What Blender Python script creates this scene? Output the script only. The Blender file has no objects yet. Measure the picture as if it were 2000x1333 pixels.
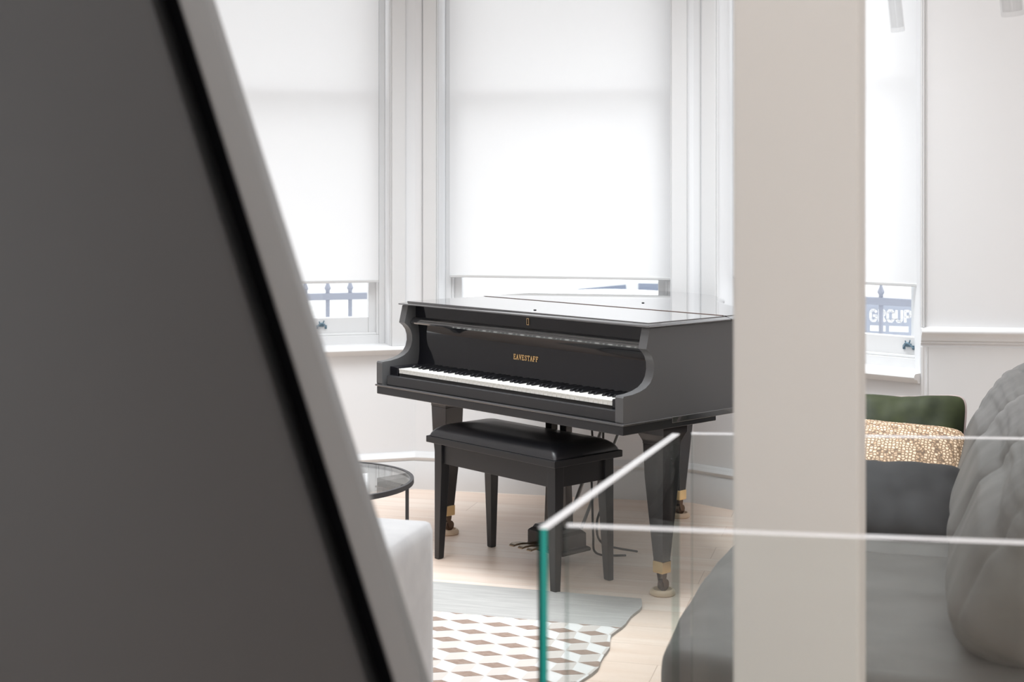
import bpy, bmesh, math, random
from mathutils import Vector, Matrix, noise
random.seed(7)
sc = bpy.context.scene
R = math.radians
PI = math.pi

# ------------------------------------------------------------------ camera
CAM_H = 1.466
cam_d = bpy.data.cameras.new('camera'); cam = bpy.data.objects.new('camera', cam_d)
sc.collection.objects.link(cam); sc.camera = cam
cam.location = (0, 0, CAM_H); cam.rotation_euler = (PI/2, 0, 0)
cam_d.sensor_width = 36.0; cam_d.lens = 2770*36/2000
cam_d.shift_y = -(666.5-378)/2000
cam_d.clip_start = 0.05; cam_d.clip_end = 200
cam_d.dof.use_dof = True; cam_d.dof.focus_distance = 5.35; cam_d.dof.aperture_fstop = 4.0

# ------------------------------------------------------------------ world, exposure
world = bpy.data.worlds.new('overcast_sky'); sc.world = world; world.use_nodes = True
wn = world.node_tree.nodes; wn.clear()
wo = wn.new('ShaderNodeOutputWorld'); wb = wn.new('ShaderNodeBackground')
wb.inputs[0].default_value = (0.975, 0.985, 1.0, 1); wb.inputs[1].default_value = 2.6
world.node_tree.links.new(wb.outputs[0], wo.inputs[0])
sc.view_settings.view_transform = 'Standard'; sc.view_settings.look = 'None'
sc.view_settings.gamma = 1; sc.view_settings.use_curve_mapping = False
sc.view_settings.exposure = 0.0
def fill_area(name, x, y, sx, sy, w, spread=180):
    l = bpy.data.lights.new(name, 'AREA'); l.shape = 'RECTANGLE'; l.size = sx; l.size_y = sy; l.energy = w; l.spread = R(spread); l.color = (.93, .97, 1)
    o = bpy.data.objects.new(name, l); sc.collection.objects.link(o); o.location = (x, y, 3.2); return o
fill_area('added_fill_room', .5, 1.7, 6.5, 7.0, 135)  # unseen fill added under the ceiling, no fixture behind it
fill_area('added_fill_bay', .2, 5.4, 2.2, 1.4, 64, 105)  # added fill with narrowed spread, brightens the bay floor
try:
    sc.cycles.use_denoising = True
    sc.cycles.max_bounces = 14; sc.cycles.diffuse_bounces = 7; sc.cycles.glossy_bounces = 5
    sc.cycles.transparent_max_bounces = 24; sc.cycles.transmission_bounces = 8
    sc.cycles.sample_clamp_indirect = 8
except Exception: pass

# ------------------------------------------------------------------ materials
MATS = {}
def mat(name, col, rough=.5, metal=0., ior=1.5, coat=0., sheen=0., spec=None, coat_rough=.03, bump=None, var=None):
    """var=(scale vec, colour2, amount)  bump=(scale vec, strength, distance)"""
    if name in MATS: return MATS[name]
    m = bpy.data.materials.new(name); m.use_nodes = True; MATS[name] = m
    nt = m.node_tree; b = nt.nodes['Principled BSDF']
    b.inputs['Base Color'].default_value = (*col, 1); b.inputs['Roughness'].default_value = rough
    b.inputs['Metallic'].default_value = metal; b.inputs['IOR'].default_value = ior
    b.inputs['Coat Weight'].default_value = coat; b.inputs['Coat Roughness'].default_value = coat_rough
    b.inputs['Sheen Weight'].default_value = sheen
    if spec is not None: b.inputs['Specular IOR Level'].default_value = spec
    tc = nt.nodes.new('ShaderNodeTexCoord')
    def nz(sc_, detail=4):
        mp = nt.nodes.new('ShaderNodeMapping'); mp.inputs['Scale'].default_value = sc_
        nt.links.new(tc.outputs['Object'], mp.inputs[0])
        n = nt.nodes.new('ShaderNodeTexNoise'); n.inputs['Scale'].default_value = 1; n.inputs['Detail'].default_value = detail
        nt.links.new(mp.outputs[0], n.inputs[0]); return n
    if var:
        n = nz(var[0]); mx = nt.nodes.new('ShaderNodeMix'); mx.data_type = 'RGBA'
        rp = nt.nodes.new('ShaderNodeMapRange'); rp.inputs[1].default_value = .35; rp.inputs[2].default_value = .65
        rp.inputs[4].default_value = var[2]
        nt.links.new(n.outputs[0], rp.inputs[0]); nt.links.new(rp.outputs[0], mx.inputs[0])
        mx.inputs[6].default_value = (*col, 1); mx.inputs[7].default_value = (*var[1], 1)
        nt.links.new(mx.outputs[2], b.inputs['Base Color'])
    if bump:
        n = nz(bump[0]); bp = nt.nodes.new('ShaderNodeBump'); bp.inputs['Strength'].default_value = bump[1]
        bp.inputs['Distance'].default_value = bump[2]
        nt.links.new(n.outputs[0], bp.inputs['Height']); nt.links.new(bp.outputs[0], b.inputs['Normal'])
    return m

def thin_glass(name, tint, refl=1.0, ior=1.5, rough=0.0):
    m = bpy.data.materials.new(name); m.use_nodes = True; MATS[name] = m
    nt = m.node_tree; nt.nodes.clear()
    o = nt.nodes.new('ShaderNodeOutputMaterial'); mx = nt.nodes.new('ShaderNodeMixShader')
    t = nt.nodes.new('ShaderNodeBsdfTransparent'); t.inputs[0].default_value = (*tint, 1)
    g = nt.nodes.new('ShaderNodeBsdfGlossy'); g.inputs['Roughness'].default_value = rough
    fr = nt.nodes.new('ShaderNodeFresnel'); fr.inputs[0].default_value = ior
    ge = nt.nodes.new('ShaderNodeNewGeometry')
    # same Fresnel on both sides of the sheet
    inv = nt.nodes.new('ShaderNodeMix'); inv.data_type = 'FLOAT'
    inv.inputs[2].default_value = ior; inv.inputs[3].default_value = 1/ior
    nt.links.new(ge.outputs['Backfacing'], inv.inputs[0]); nt.links.new(inv.outputs[0], fr.inputs[0])
    mu = nt.nodes.new('ShaderNodeMath'); mu.operation = 'MULTIPLY'; mu.inputs[1].default_value = refl
    nt.links.new(fr.outputs[0], mu.inputs[0]); nt.links.new(mu.outputs[0], mx.inputs[0])
    nt.links.new(t.outputs[0], mx.inputs[1]); nt.links.new(g.outputs[0], mx.inputs[2]); nt.links.new(mx.outputs[0], o.inputs[0])
    return m

WHITE = mat('white_painted_plaster', (.785, .79, .80), .75, spec=.2, bump=((40, 40, 40), .04, .002))
TRIMW = mat('white_gloss_trim_paint', (.70, .702, .705), .38)
CEIL = mat('white_ceiling_paint', (.84, .84, .84), .8)
COLM = mat('warm_grey_column_paint', (.62, .605, .58), .6, spec=.3, bump=((25, 25, 25), .03, .002))
LACQ = mat('black_gloss_lacquer', (.008, .008, .011), .06, ior=1.45)
LIDM = mat('black_polished_lid_lacquer', (.012, .012, .014), .045, ior=2.1, coat=1.0)
LIDM.node_tree.nodes['Principled BSDF'].inputs['Coat IOR'].default_value = 2.0
CASE = mat('black_satin_case_painted_sheen', (.10, .10, .102), .34, ior=1.5)  # base greyed: wall reflection on the black sides put into the colour
FRONT = mat('black_front_lacquer', (.026, .026, .028), .22, ior=1.5)
MOULD = mat('polished_black_moulding', (.03, .03, .032), .16, ior=2.0, coat=.8)
LEGM = mat('black_leg_lacquer', (.028, .024, .024), .22, ior=1.5)
IVORY = mat('ivory_white_key', (.93, .92, .87), .3)
EBONY = mat('black_key_plastic', (.012, .012, .014), .22)
GOLD = mat('gold_lettering', (.78, .52, .25), .35, metal=.7)
BRASS = mat('polished_brass', (.78, .56, .30), .24, metal=1.0)
WOODCUP = mat('pale_caster_cup', (.66, .50, .36), .4)
STEEL = mat('dull_steel', (.35, .35, .36), .3, metal=1.0)
BENCHW = mat('black_bench_wood', (.016, .016, .018), .38)
LEATH = mat('black_leather', (.014, .014, .017), .30, ior=1.7, bump=((160, 160, 160), .08, .001))
BLKMET = mat('black_powder_metal', (.05, .048, .05), .42)
LINEN = mat('light_grey_upholstery', (.56, .56, .565), .85, sheen=.1, var=((14, 14, 14), (.50, .50, .51), .8), bump=((300, 300, 300), .15, .001))
VELV = mat('grey_velvet', (.105, .100, .095), .6, sheen=.05, spec=.3, var=((5, 9, 5), (.165, .158, .15), .7))
VELV.node_tree.nodes['Principled BSDF'].inputs['Sheen Roughness'].default_value = .35
SEATV = mat('grey_velvet_seat', (.085, .080, .076), .55, sheen=.08, spec=.3, var=((4, 7, 4), (.13, .124, .118), .7))
SOFAB = mat('dark_grey_sofa_base', (.045, .042, .040), .75, sheen=.2)
GREENV = mat('olive_green_velvet', (.012, .017, .006), .6, sheen=.05, spec=.25, var=((9, 9, 9), (.036, .046, .014), .8))
GREENV.node_tree.nodes['Principled BSDF'].inputs['Sheen Tint'].default_value = (.55, .6, .35, 1)
DKV = mat('charcoal_velvet', (.013, .014, .016), .65, sheen=.04, spec=.2, var=((8, 8, 8), (.030, .031, .034), .7))
PIPE = mat('dusky_pink_piping', (.42, .33, .32), .6)
PANEL = mat('charcoal_satin_board', (.040, .040, .041), .42)
PANELR = mat('charcoal_edge_trim', (.19, .19, .19), .45)
RAILB = mat('flare_paled_blue_grey_iron', (.30, .315, .37), .6)  # dark iron paled: outdoor flare put into its base colour
PAVE = mat('pale_pavement', (.5, .5, .5), .8, var=((2, 2, 2), (.58, .57, .55), 1))
CARW = mat('white_car_paint', (.72, .74, .75), .25, coat=.5)
CARG = mat('blue_grey_car_glass', (.19, .22, .29), .2)
TYRE = mat('black_tyre_rubber', (.05, .05, .06), .8)
SIGNB = mat('pale_blue_sign_board', (.40, .43, .50), .5)
SIGNW = mat('white_sign_lettering', (.9, .9, .9), .5)
CORD = mat('black_cable_rubber', (.02, .02, .022), .5)
CHROME = mat('grey_blue_metal_catch', (.16, .24, .30), .35, metal=.5)
TEAL = mat('teal_glass_end', (.03, .40, .35), .12, coat=.6)
DTEAL = mat('dark_green_glass_chamfer', (.002, .035, .028), .15)
GEDGE = mat('glass_edge_painted_glare', (.88, .87, .88), .16, ior=1.8, coat=.8)  # near-white base: window glare on the top edges put into the colour
SEDGE = thin_glass('glass_side_edge', (.62, .70, .68), 1.0)
GLASS = thin_glass('clear_balustrade_glass', (.965, .975, .972), .45)
WGLASS = thin_glass('window_pane_glass', (.97, .98, .985), .8)
TGLASS = thin_glass('table_glass', (.98, .99, .985), 1.35, ior=2.1)
TUBEG = thin_glass('pendant_tube_glass', (.93, .93, .93), .7, rough=.05)
RUGB = mat('rug_border_pale_grey', (.42, .415, .40), .9, sheen=.05, var=((6, 60, 6), (.34, .335, .325), .8), bump=((60, 300, 60), .4, .002))
RUGW = mat('rug_white_hide', (.66, .655, .645), .85, sheen=.1, bump=((200, 200, 60), .3, .001))
RUGC = mat('rug_cream_hide', (.53, .49, .455), .85, sheen=.1, bump=((200, 200, 60), .3, .001))
RUGN = mat('rug_brown_hide', (.22, .15, .115), .85, sheen=.1, var=((60, 200, 60), (.33, .25, .205), .8), bump=((200, 200, 60), .3, .001))

def make_blind():
    m = bpy.data.materials.new('roller_blind_fabric'); m.use_nodes = True
    nt = m.node_tree; nt.nodes.clear()
    o = nt.nodes.new('ShaderNodeOutputMaterial'); mx = nt.nodes.new('ShaderNodeMixShader')
    d = nt.nodes.new('ShaderNodeBsdfDiffuse'); t = nt.nodes.new('ShaderNodeBsdfTranslucent')
    tc = nt.nodes.new('ShaderNodeTexCoord'); w = nt.nodes.new('ShaderNodeTexNoise')
    mp = nt.nodes.new('ShaderNodeMapping'); mp.inputs['Scale'].default_value = (400, 400, 30)
    nt.links.new(tc.outputs['Object'], mp.inputs[0]); nt.links.new(mp.outputs[0], w.inputs[0]); w.inputs['Scale'].default_value = 1
    bp = nt.nodes.new('ShaderNodeBump'); bp.inputs['Strength'].default_value = .05
    nt.links.new(w.outputs[0], bp.inputs['Height']); nt.links.new(bp.outputs[0], d.inputs['Normal'])
    d.inputs[0].default_value = (.80, .80, .805, 1); t.inputs[0].default_value = (.90, .90, .905, 1)
    mx.inputs[0].default_value = .31
    nt.links.new(d.outputs[0], mx.inputs[1]); nt.links.new(t.outputs[0], mx.inputs[2]); nt.links.new(mx.outputs[0], o.inputs[0])
    return m
BLIND = make_blind()

def make_floor():
    m = bpy.data.materials.new('pale_oak_planks'); m.use_nodes = True
    nt = m.node_tree; b = nt.nodes['Principled BSDF']; L = nt.links.new
    tc = nt.nodes.new('ShaderNodeTexCoord'); mp = nt.nodes.new('ShaderNodeMapping')
    mp.inputs['Rotation'].default_value = (0, 0, R(15))
    L(tc.outputs['Object'], mp.inputs[0])
    br = nt.nodes.new('ShaderNodeTexBrick'); L(mp.outputs[0], br.inputs[0])
    br.inputs['Scale'].default_value = 1; br.inputs['Brick Width'].default_value = 1.9; br.inputs['Row Height'].default_value = .19
    br.inputs['Mortar Size'].default_value = .0012; br.inputs['Mortar Smooth'].default_value = .3
    br.inputs['Color1'].default_value = (.82, .665, .56, 1); br.inputs['Color2'].default_value = (.88, .77, .68, 1)
    br.inputs['Mortar'].default_value = (.47, .36, .29, 1); br.offset = .37
    n = nt.nodes.new('ShaderNodeTexNoise'); m2 = nt.nodes.new('ShaderNodeMapping'); m2.inputs['Scale'].default_value = (1.6, 14, 1)
    L(mp.outputs[0], m2.inputs[0]); L(m2.outputs[0], n.inputs[0]); n.inputs['Scale'].default_value = 1.3; n.inputs['Detail'].default_value = 6
    n.inputs['Distortion'].default_value = .6
    mx = nt.nodes.new('ShaderNodeMix'); mx.data_type = 'RGBA'; mx.blend_type = 'MIX'
    rp = nt.nodes.new('ShaderNodeMapRange'); rp.inputs[1].default_value = .42; rp.inputs[2].default_value = .75; rp.inputs[4].default_value = .55
    L(n.outputs[0], rp.inputs[0]); L(rp.outputs[0], mx.inputs[0]); L(br.outputs[0], mx.inputs[6]); mx.inputs[7].default_value = (.69, .50, .385, 1)
    L(mx.outputs[2], b.inputs['Base Color']); b.inputs['Roughness'].default_value = .38
    bp = nt.nodes.new('ShaderNodeBump'); bp.inputs['Strength'].default_value = .12; bp.inputs['Distance'].default_value = .003
    L(n.outputs[0], bp.inputs['Height']); L(bp.outputs[0], b.inputs['Normal'])
    return m
OAK = make_floor()

def make_scales():
    m = bpy.data.materials.new('gold_scale_weave'); m.use_nodes = True
    nt = m.node_tree; b = nt.nodes['Principled BSDF']; L = nt.links.new
    tc = nt.nodes.new('ShaderNodeTexCoord')
    v = nt.nodes.new('ShaderNodeTexVoronoi'); v.feature = 'DISTANCE_TO_EDGE'; v.inputs['Scale'].default_value = 88; v.inputs['Randomness'].default_value = .55
    L(tc.outputs['Object'], v.inputs[0])
    rp = nt.nodes.new('ShaderNodeValToRGB')
    rp.color_ramp.elements[0].position = .04; rp.color_ramp.elements[0].color = (.16, .10, .06, 1)
    rp.color_ramp.elements[1].position = .34; rp.color_ramp.elements[1].color = (.88, .72, .55, 1)
    e = rp.color_ramp.elements.new(.16); e.color = (.52, .34, .20, 1)
    L(v.outputs[0], rp.inputs[0]); L(rp.outputs[0], b.inputs['Base Color']); b.inputs['Roughness'].default_value = .65
    return m
SCALES = make_scales()

# ------------------------------------------------------------------ mesh helpers
class MB:
    def __init__(s): s.bm = bmesh.new()
    def box(s, x0, x1, y0, y1, z0, z1, mi=0, M=None):
        vs = [Vector((x, y, z)) for z in (z0, z1) for y in (y0, y1) for x in (x0, x1)]
        if M is not None: vs = [M @ v for v in vs]
        v = [s.bm.verts.new(c) for c in vs]
        for f in ((0, 2, 3, 1), (4, 5, 7, 6), (0, 1, 5, 4), (2, 6, 7, 3), (0, 4, 6, 2), (1, 3, 7, 5)):
            s.bm.faces.new([v[i] for i in f]).material_index = mi
        return s
    def prism(s, pts, z0, z1, fn=None, mi=0):
        """pts 2D outline, extruded from z0 to z1; fn maps (a,b,h)->xyz"""
        fn = fn or (lambda a, b, h: (a, b, h))
        lo = [s.bm.verts.new(fn(a, b, z0)) for a, b in pts]; hi = [s.bm.verts.new(fn(a, b, z1)) for a, b in pts]
        n = len(pts)
        s.bm.faces.new(list(reversed(lo))).material_index = mi; s.bm.faces.new(hi).material_index = mi
        for i in range(n): s.bm.faces.new((lo[i], lo[(i+1) % n], hi[(i+1) % n], hi[i])).material_index = mi
        return s
    def rings(s, rings, cap=True, closed=False, mi=0):
        R_ = [[s.bm.verts.new(p) for p in r] for r in rings]; n = len(R_[0]); k = len(R_)
        for j in range(k if closed else k-1):
            a, b = R_[j], R_[(j+1) % k]
            for i in range(n): s.bm.faces.new((a[i], a[(i+1) % n], b[(i+1) % n], b[i])).material_index = mi
        if cap and not closed:
            s.bm.faces.new(list(reversed(R_[0]))).material_index = mi; s.bm.faces.new(R_[-1]).material_index = mi
        return s
    def lathe(s, prof, c=(0, 0, 0), n=28, mi=0):
        s.rings([[(c[0]+r*math.cos(2*PI*i/n), c[1]+r*math.sin(2*PI*i/n), c[2]+z) for i in range(n)] for r, z in prof], mi=mi); return s
    def tube(s, pts, r, n=10, closed=False, mi=0):
        pts = [Vector(p) for p in pts]; rings = []; k = len(pts); prev = None
        for i, p in enumerate(pts):
            a = pts[(i-1) % k] if closed or i > 0 else p; b = pts[(i+1) % k] if closed or i < k-1 else p
            t = (b-a).normalized()
            if prev is None:
                up = Vector((0, 0, 1)) if abs(t.z) < .9 else Vector((1, 0, 0)); x = t.cross(up).normalized()
            else: x = (prev - t*prev.dot(t)).normalized()
            prev = x; y = t.cross(x)
            rr = r[i] if isinstance(r, (list, tuple)) else r
            rings.append([p + x*rr*math.cos(2*PI*j/n) + y*rr*math.sin(2*PI*j/n) for j in range(n)])
        s.rings(rings, closed=closed, mi=mi); return s
    def build(s, name, m, parent=None, smooth=True, bevel=0, seg=2, ang=35, loc=None, rot=None):
        bmesh.ops.recalc_face_normals(s.bm, faces=s.bm.faces)
        me = bpy.data.meshes.new(name); s.bm.to_mesh(me); s.bm.free()
        for k in (m if isinstance(m, (list, tuple)) else [m]): me.materials.append(k)
        o = bpy.data.objects.new(name, me); sc.collection.objects.link(o)
        if smooth:
            me.polygons.foreach_set('use_smooth', [True]*len(me.polygons)); me.set_sharp_from_angle(angle=R(ang))
        if parent is not None: o.parent = parent
        if loc is not None: o.location = loc
        if rot is not None: o.rotation_euler = rot
        if bevel:
            b = o.modifiers.new('bevel', 'BEVEL'); b.width = bevel; b.segments = seg; b.limit_method = 'ANGLE'; b.angle_limit = R(30); b.harden_normals = True
        return o

def tag(o, label=None, cat=None, group=None, kind=None):
    if label: o['label'] = label
    if cat: o['category'] = cat
    if group: o['group'] = group
    if kind: o['kind'] = kind
    return o
def empty(name, loc, rz=0, **k):
    o = bpy.data.objects.new(name, None); sc.collection.objects.link(o); o.location = loc; o.rotation_euler = (0, 0, rz); o.empty_display_size = .1
    return tag(o, **k)
def struct(o): o['kind'] = 'structure'; return o

# ------------------------------------------------------------------ room shell
C1 = (-.481, 7.05); C2 = (.863, 6.735)
ZC = 3.25
def unit(a, b):
    L = math.hypot(b[0]-a[0], b[1]-a[1]); return L, math.atan2(b[1]-a[1], b[0]-a[0])
Lc, Ac = unit(C1, C2)
Ar = R(-43); Lr = 1.161; C3 = (C2[0]+Lr*math.cos(Ar), C2[1]+Lr*math.sin(Ar))
Al = R(16.5); Ll = 1.30; C0 = (C1[0]-Ll*math.cos(Al), C1[1]-Ll*math.sin(Al))

# floor: real slab inside the room
fb = MB(); fb.prism([(-3.3, -4.5), (4.6, -4.5), (4.6, 5.45), (C3[0]+.15, C3[1]+.05), (C2[0]+.05, C2[1]+.12), (C1[0], C1[1]+.12), (C0[0]-.1, C0[1]+.1), (-3.3, 6.5)], -.12, 0)
struct(fb.build('floor', OAK, smooth=False))
cb = MB(); cb.prism([(-3.3, -4.5), (4.6, -4.5), (4.6, 5.65), (C3[0]+.3, C3[1]+.2), (C2[0]+.2, C2[1]+.3), (C1[0], C1[1]+.3), (C0[0]-.1, C0[1]+.3), (-3.3, 6.7)], ZC, ZC+.1)
struct(cb.build('ceiling', CEIL, smooth=False))

TH = .28
def window_wall(wname, C, A, L, x0, x1, zb=.70, zt=2.85):
    w = MB()
    w.box(0, x0, 0, TH, 0, ZC) if x0 > .001 else None
    if x1 < L-.001: w.box(x1, L, 0, TH, 0, ZC)
    w.box(x0, x1, 0, TH, 0, zb); w.box(x0, x1, 0, TH, zt, ZC)
    # closing wedges outside the corners
    w.prism([(0, .001), (0, TH), (-.08, TH)], 0, ZC); w.prism([(L, .001), (L+.08, TH), (L, TH)], 0, ZC)
    struct(w.build(wname, WHITE, smooth=False, loc=(C[0], C[1], 0), rot=(0, 0, A)))

def base_prof(x0, x1):
    return [(0, 0), (-.020, 0), (-.020, .135), (-.014, .142), (-.022, .150), (-.024, .158), (-.018, .166), (-.010, .172), (-.006, .182), (0, .184)]
def skirting(n, C, A, x0, x1):
    b = MB(); b.prism(base_prof(0, 0), x0, x1, fn=lambda a, z, h: (h, a, z))
    struct(b.build(n, TRIMW, loc=(C[0], C[1], 0), rot=(0, 0, A), ang=50))

def casing(n, C, A, strips, z0=.712, z1=2.95):
    b = MB()
    for x0, x1, d in strips: b.box(x0, x1, -d, .01, z0, z1)
    struct(b.build(n, TRIMW, smooth=False, bevel=.003, loc=(C[0], C[1], 0), rot=(0, 0, A)))

def window(n, C, A, x0, x1, lift_x, zb=.70, zt=2.85):
    root = bpy.data.objects.new(n, None); sc.collection.objects.link(root); root.location = (C[0], C[1], 0); root.rotation_euler = (0, 0, A); struct(root)
    f = MB()
    f.box(x0, x0+.03, .13, .27, zb, zt); f.box(x1-.03, x1, .13, .27, zb, zt); f.box(x0+.03, x1-.03, .13, .27, zb, zb+.055); f.box(x0+.03, x1-.03, .13, .27, zt-.05, zt)
    f.box(x0+.03, x0+.042, .135, .150, zb+.055, zt-.05); f.box(x1-.042, x1-.03, .135, .150, zb+.055, zt-.05); f.box(x0+.042, x1-.042, .135, .15, zb+.055, zb+.067)
    f.build('window_frame', TRIMW, root, bevel=.003)
    def sash(z0, z1, y, rb, rt):
        a, b_ = x0+.032, x1-.032
        m = MB(); m.box(a, a+.048, y, y+.04, z0, z1); m.box(b_-.048, b_, y, y+.04, z0, z1)
        m.box(a+.048, b_-.048, y, y+.04, z0, z0+rb); m.box(a+.048, b_-.048, y, y+.04, z1-rt, z1)
        s_ = m.build('sash', TRIMW, root, bevel=.004)
        p = MB(); p.box(a+.04, b_-.04, y+.018, y+.022, z0+rb-.008, z1-rt+.008); p.build('pane', WGLASS, s_, smooth=False)
        return s_
    lo = sash(zb+.057, 1.985, .152, .088, .045); sash(1.94, zt-.052, .205, .045, .06)
    l = MB(); z = zb+.098
    pts = [(lift_x-.024+.048*i/10, .145-.016*math.sin(PI*i/10), z+.022*math.sin(PI*i/10)) for i in range(11)]
    l.tube(pts, .0035, 8); l.box(lift_x-.027, lift_x-.017, .146, .1535, z-.008, z+.010); l.box(lift_x+.017, lift_x+.027, .146, .1535, z-.008, z+.010)
    l.box(lift_x-.012, lift_x+.012, .140, .1535, z+.004, z+.018)
    l.tube([(lift_x+.006, .142, z+.018), (lift_x+.012, .138, z+.034)], .003, 8); l.tube([(lift_x-.008, .142, z+.018), (lift_x-.012, .139, z+.030)], .003, 8)
    tag(l.build('sash_lift', CHROME, lo), 'blue-grey metal sash lift')
    s_ = MB(); a, b_ = x0-.085, x1+.085
    if n == 'window_3': a, b_ = x0-.085, x1
    s_.prism([(.14, .685), (.14, .712), (-.045, .712), (-.055, .707), (-.058, .697), (-.052, .689), (-.03, .685), (-.022, .672), (0, .668), (0.01, .668)], 0, 1, fn=lambda yy, z, h: (a+(b_-a)*h, yy, z))
    s_.build('window_sill', TRIMW, root, ang=50)
    return root

def blind(C, A, x0, x1, zb, label, zt=2.82):
    root = empty('roller_blind', (C[0], C[1], 0), A, label=label, cat='blind')
    root['group'] = 'roller blinds in the bay'
    f = MB(); f.box(x0, x1, .0995, .1005, zb+.012, zt-.02)
    bm = bmesh.new(); vs = [bm.verts.new(p) for p in ((x0, .10, zb+.012), (x1, .10, zb+.012), (x1, .10, zt-.02), (x0, .10, zt-.02))]; bm.faces.new(vs)
    f.bm.free(); f.bm = bm; f.build('fabric', BLIND, root, smooth=False)
    h = MB(); h.box(x0, x1, .094, .106, zb, zb+.014); h.build('bottom_bar', mat('blind_bar_grey', (.60, .60, .60), .6), root, bevel=.003)
    t = MB(); t.tube([(x0, .10, zt), (x1, .10, zt)], .02, 16); t.build('roller_tube', TRIMW, root)
    return root

window_wall('wall_bay_left', C0, Al, Ll, .06, Ll-.127)
window_wall('wall_bay_centre', C1, Ac, Lc, .119, 1.271)
window_wall('wall_bay_right', C2, Ar, Lr, .144, Lr)
window('window_1', C0, Al, .06, Ll-.127, Ll-.445)
window('window_2', C1, Ac, .119, 1.271, .70)
window('window_3', C2, Ar, .144, Lr, 1.03)
blind(C0, Al, .075, Ll-.165, 1.02, 'white roller blind in the left bay window, partly behind the slanted charcoal board')
blind(C1, Ac, .150, 1.262, 1.045, 'white roller blind in the centre bay window behind the black piano')
blind(C2, Ar, .158, Lr-.005, 1.066, 'white roller blind in the right bay window beyond the column')
casing('trim_1', C0, Al, [(Ll-.127, Ll-.122, .014), (Ll-.122, Ll-.054, .022)])
casing('trim_2', C1, Ac, [(.113, .119, .014), (.046, .113, .022), (.032, .038, .007)])
casing('trim_3', C1, Ac, [(1.271, 1.277, .014), (1.277, 1.350, .022)])
casing('trim_4', C2, Ar, [(.138, .144, .014), (.060, .138, .022), (.036, .042, .007)])
skirting('baseboard_bay_left', C0, Al, 0, Ll); skirting('baseboard_bay_centre', C1, Ac, 0, Lc); skirting('baseboard_bay_right', C2, Ar, 0, Lr)

# flat wall right of the bay, with dado rail
Aw = R(-8); Lw = 2.95
w = MB(); w.box(0, Lw, 0, TH, 0, ZC); struct(w.build('wall_front_right', WHITE, smooth=False, loc=(C3[0], C3[1], 0), rot=(0, 0, Aw)))
w = MB(); w.prism([(0, .838), (-.010, .838), (-.012, .842), (-.010, .848), (-.020, .852), (-.022, .862), (-.026, .872), (-.034, .878), (-.040, .884), (-.040, .892), (-.034, .899), (-.012, .903), (0, .908)], .0, Lw, fn=lambda a, z, h: (h, a, z))
struct(w.build('trim_5', TRIMW, loc=(C3[0], C3[1], 0), rot=(0, 0, Aw), ang=50))
casing('trim_6', C3, Aw, [(0, .008, .010), (.008, .014, .014), (.020, .026, .004)], .905, ZC)
casing('trim_7', C3, Aw, [(0, .012, .006), (.024, .030, .005), (.030, Lw, .003)], .19, .825)
skirting('baseboard_front_right', C3, Aw, 0, Lw)
E3 = (C3[0]+Lw*math.cos(Aw), C3[1]+Lw*math.sin(Aw))
w = MB(); w.box(E3[0], E3[0]+.2, -4.5, E3[1]+.2, 0, ZC); struct(w.build('wall_right', WHITE, smooth=False))
# left of the bay
w = MB(); w.box(-(C0[0]+3.3)*1.02, 0, 0, TH, 0, ZC); struct(w.build('wall_front_left', WHITE, smooth=False, loc=(C0[0], C0[1], 0), rot=(0, 0, R(-3))))
w = MB(); w.box(-3.5, -3.3, -4.5, 7.2, 0, ZC); struct(w.build('wall_left', WHITE, smooth=False))

w = MB(); w.box(-.6, 4.6, -4.7, -4.5, 0, ZC); struct(w.build('wall_back_light_block', WHITE, smooth=False))  # unseen part-width wall added to cut light and glass reflections from behind

# ------------------------------------------------------------------ outside
g = MB(); g.box(-30, 30, 7.6, 60, -.75, -.65); struct(g.build('ground', PAVE, smooth=False))
def railing(C, A, out, x0, x1, step, phase, rz, label):
    root = empty('iron_railing', (C[0], C[1], 0), A, label=label, cat='railing', group='street railings outside the bay')
    h = MB(); h.box(x0, x1, out-.02, out+.02, rz-.02, rz+.02); h.build('top_rail', RAILB, root, bevel=.004)
    h = MB(); h.box(x0, x1, out-.02, out+.02, .05, .09); h.build('bottom_rail', RAILB, root, bevel=.004)
    x = x0+phase
    while x < x1-.01:
        b = MB(); b.tube([(x, out, -.65), (x, out, rz+.04)], .0125, 8); b.lathe([(.0125, 0), (.020, .015), (.014, .03), (.002, .065)], (x, out, rz+.035), 8); b.build('bar', RAILB, root); x += step
    b = MB(); b.box(x0-.03, x0+.03, out-.03, out+.03, -.65, rz+.12); b.build('post', RAILB, root, bevel=.006)
    b = MB(); b.box(x1-.03, x1+.03, out-.03, out+.03, -.65, rz+.12); b.build('post', RAILB, root, bevel=.006)
railing(C0, Al, 1.45, -.3, 1.75, .134, .055, .856, 'blue-grey iron railing in the street outside the left bay window')
railing(C2, Ar, 1.45, -.2, 1.66, .30, .094, .883, 'blue-grey iron railing in the street outside the right bay window')

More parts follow.
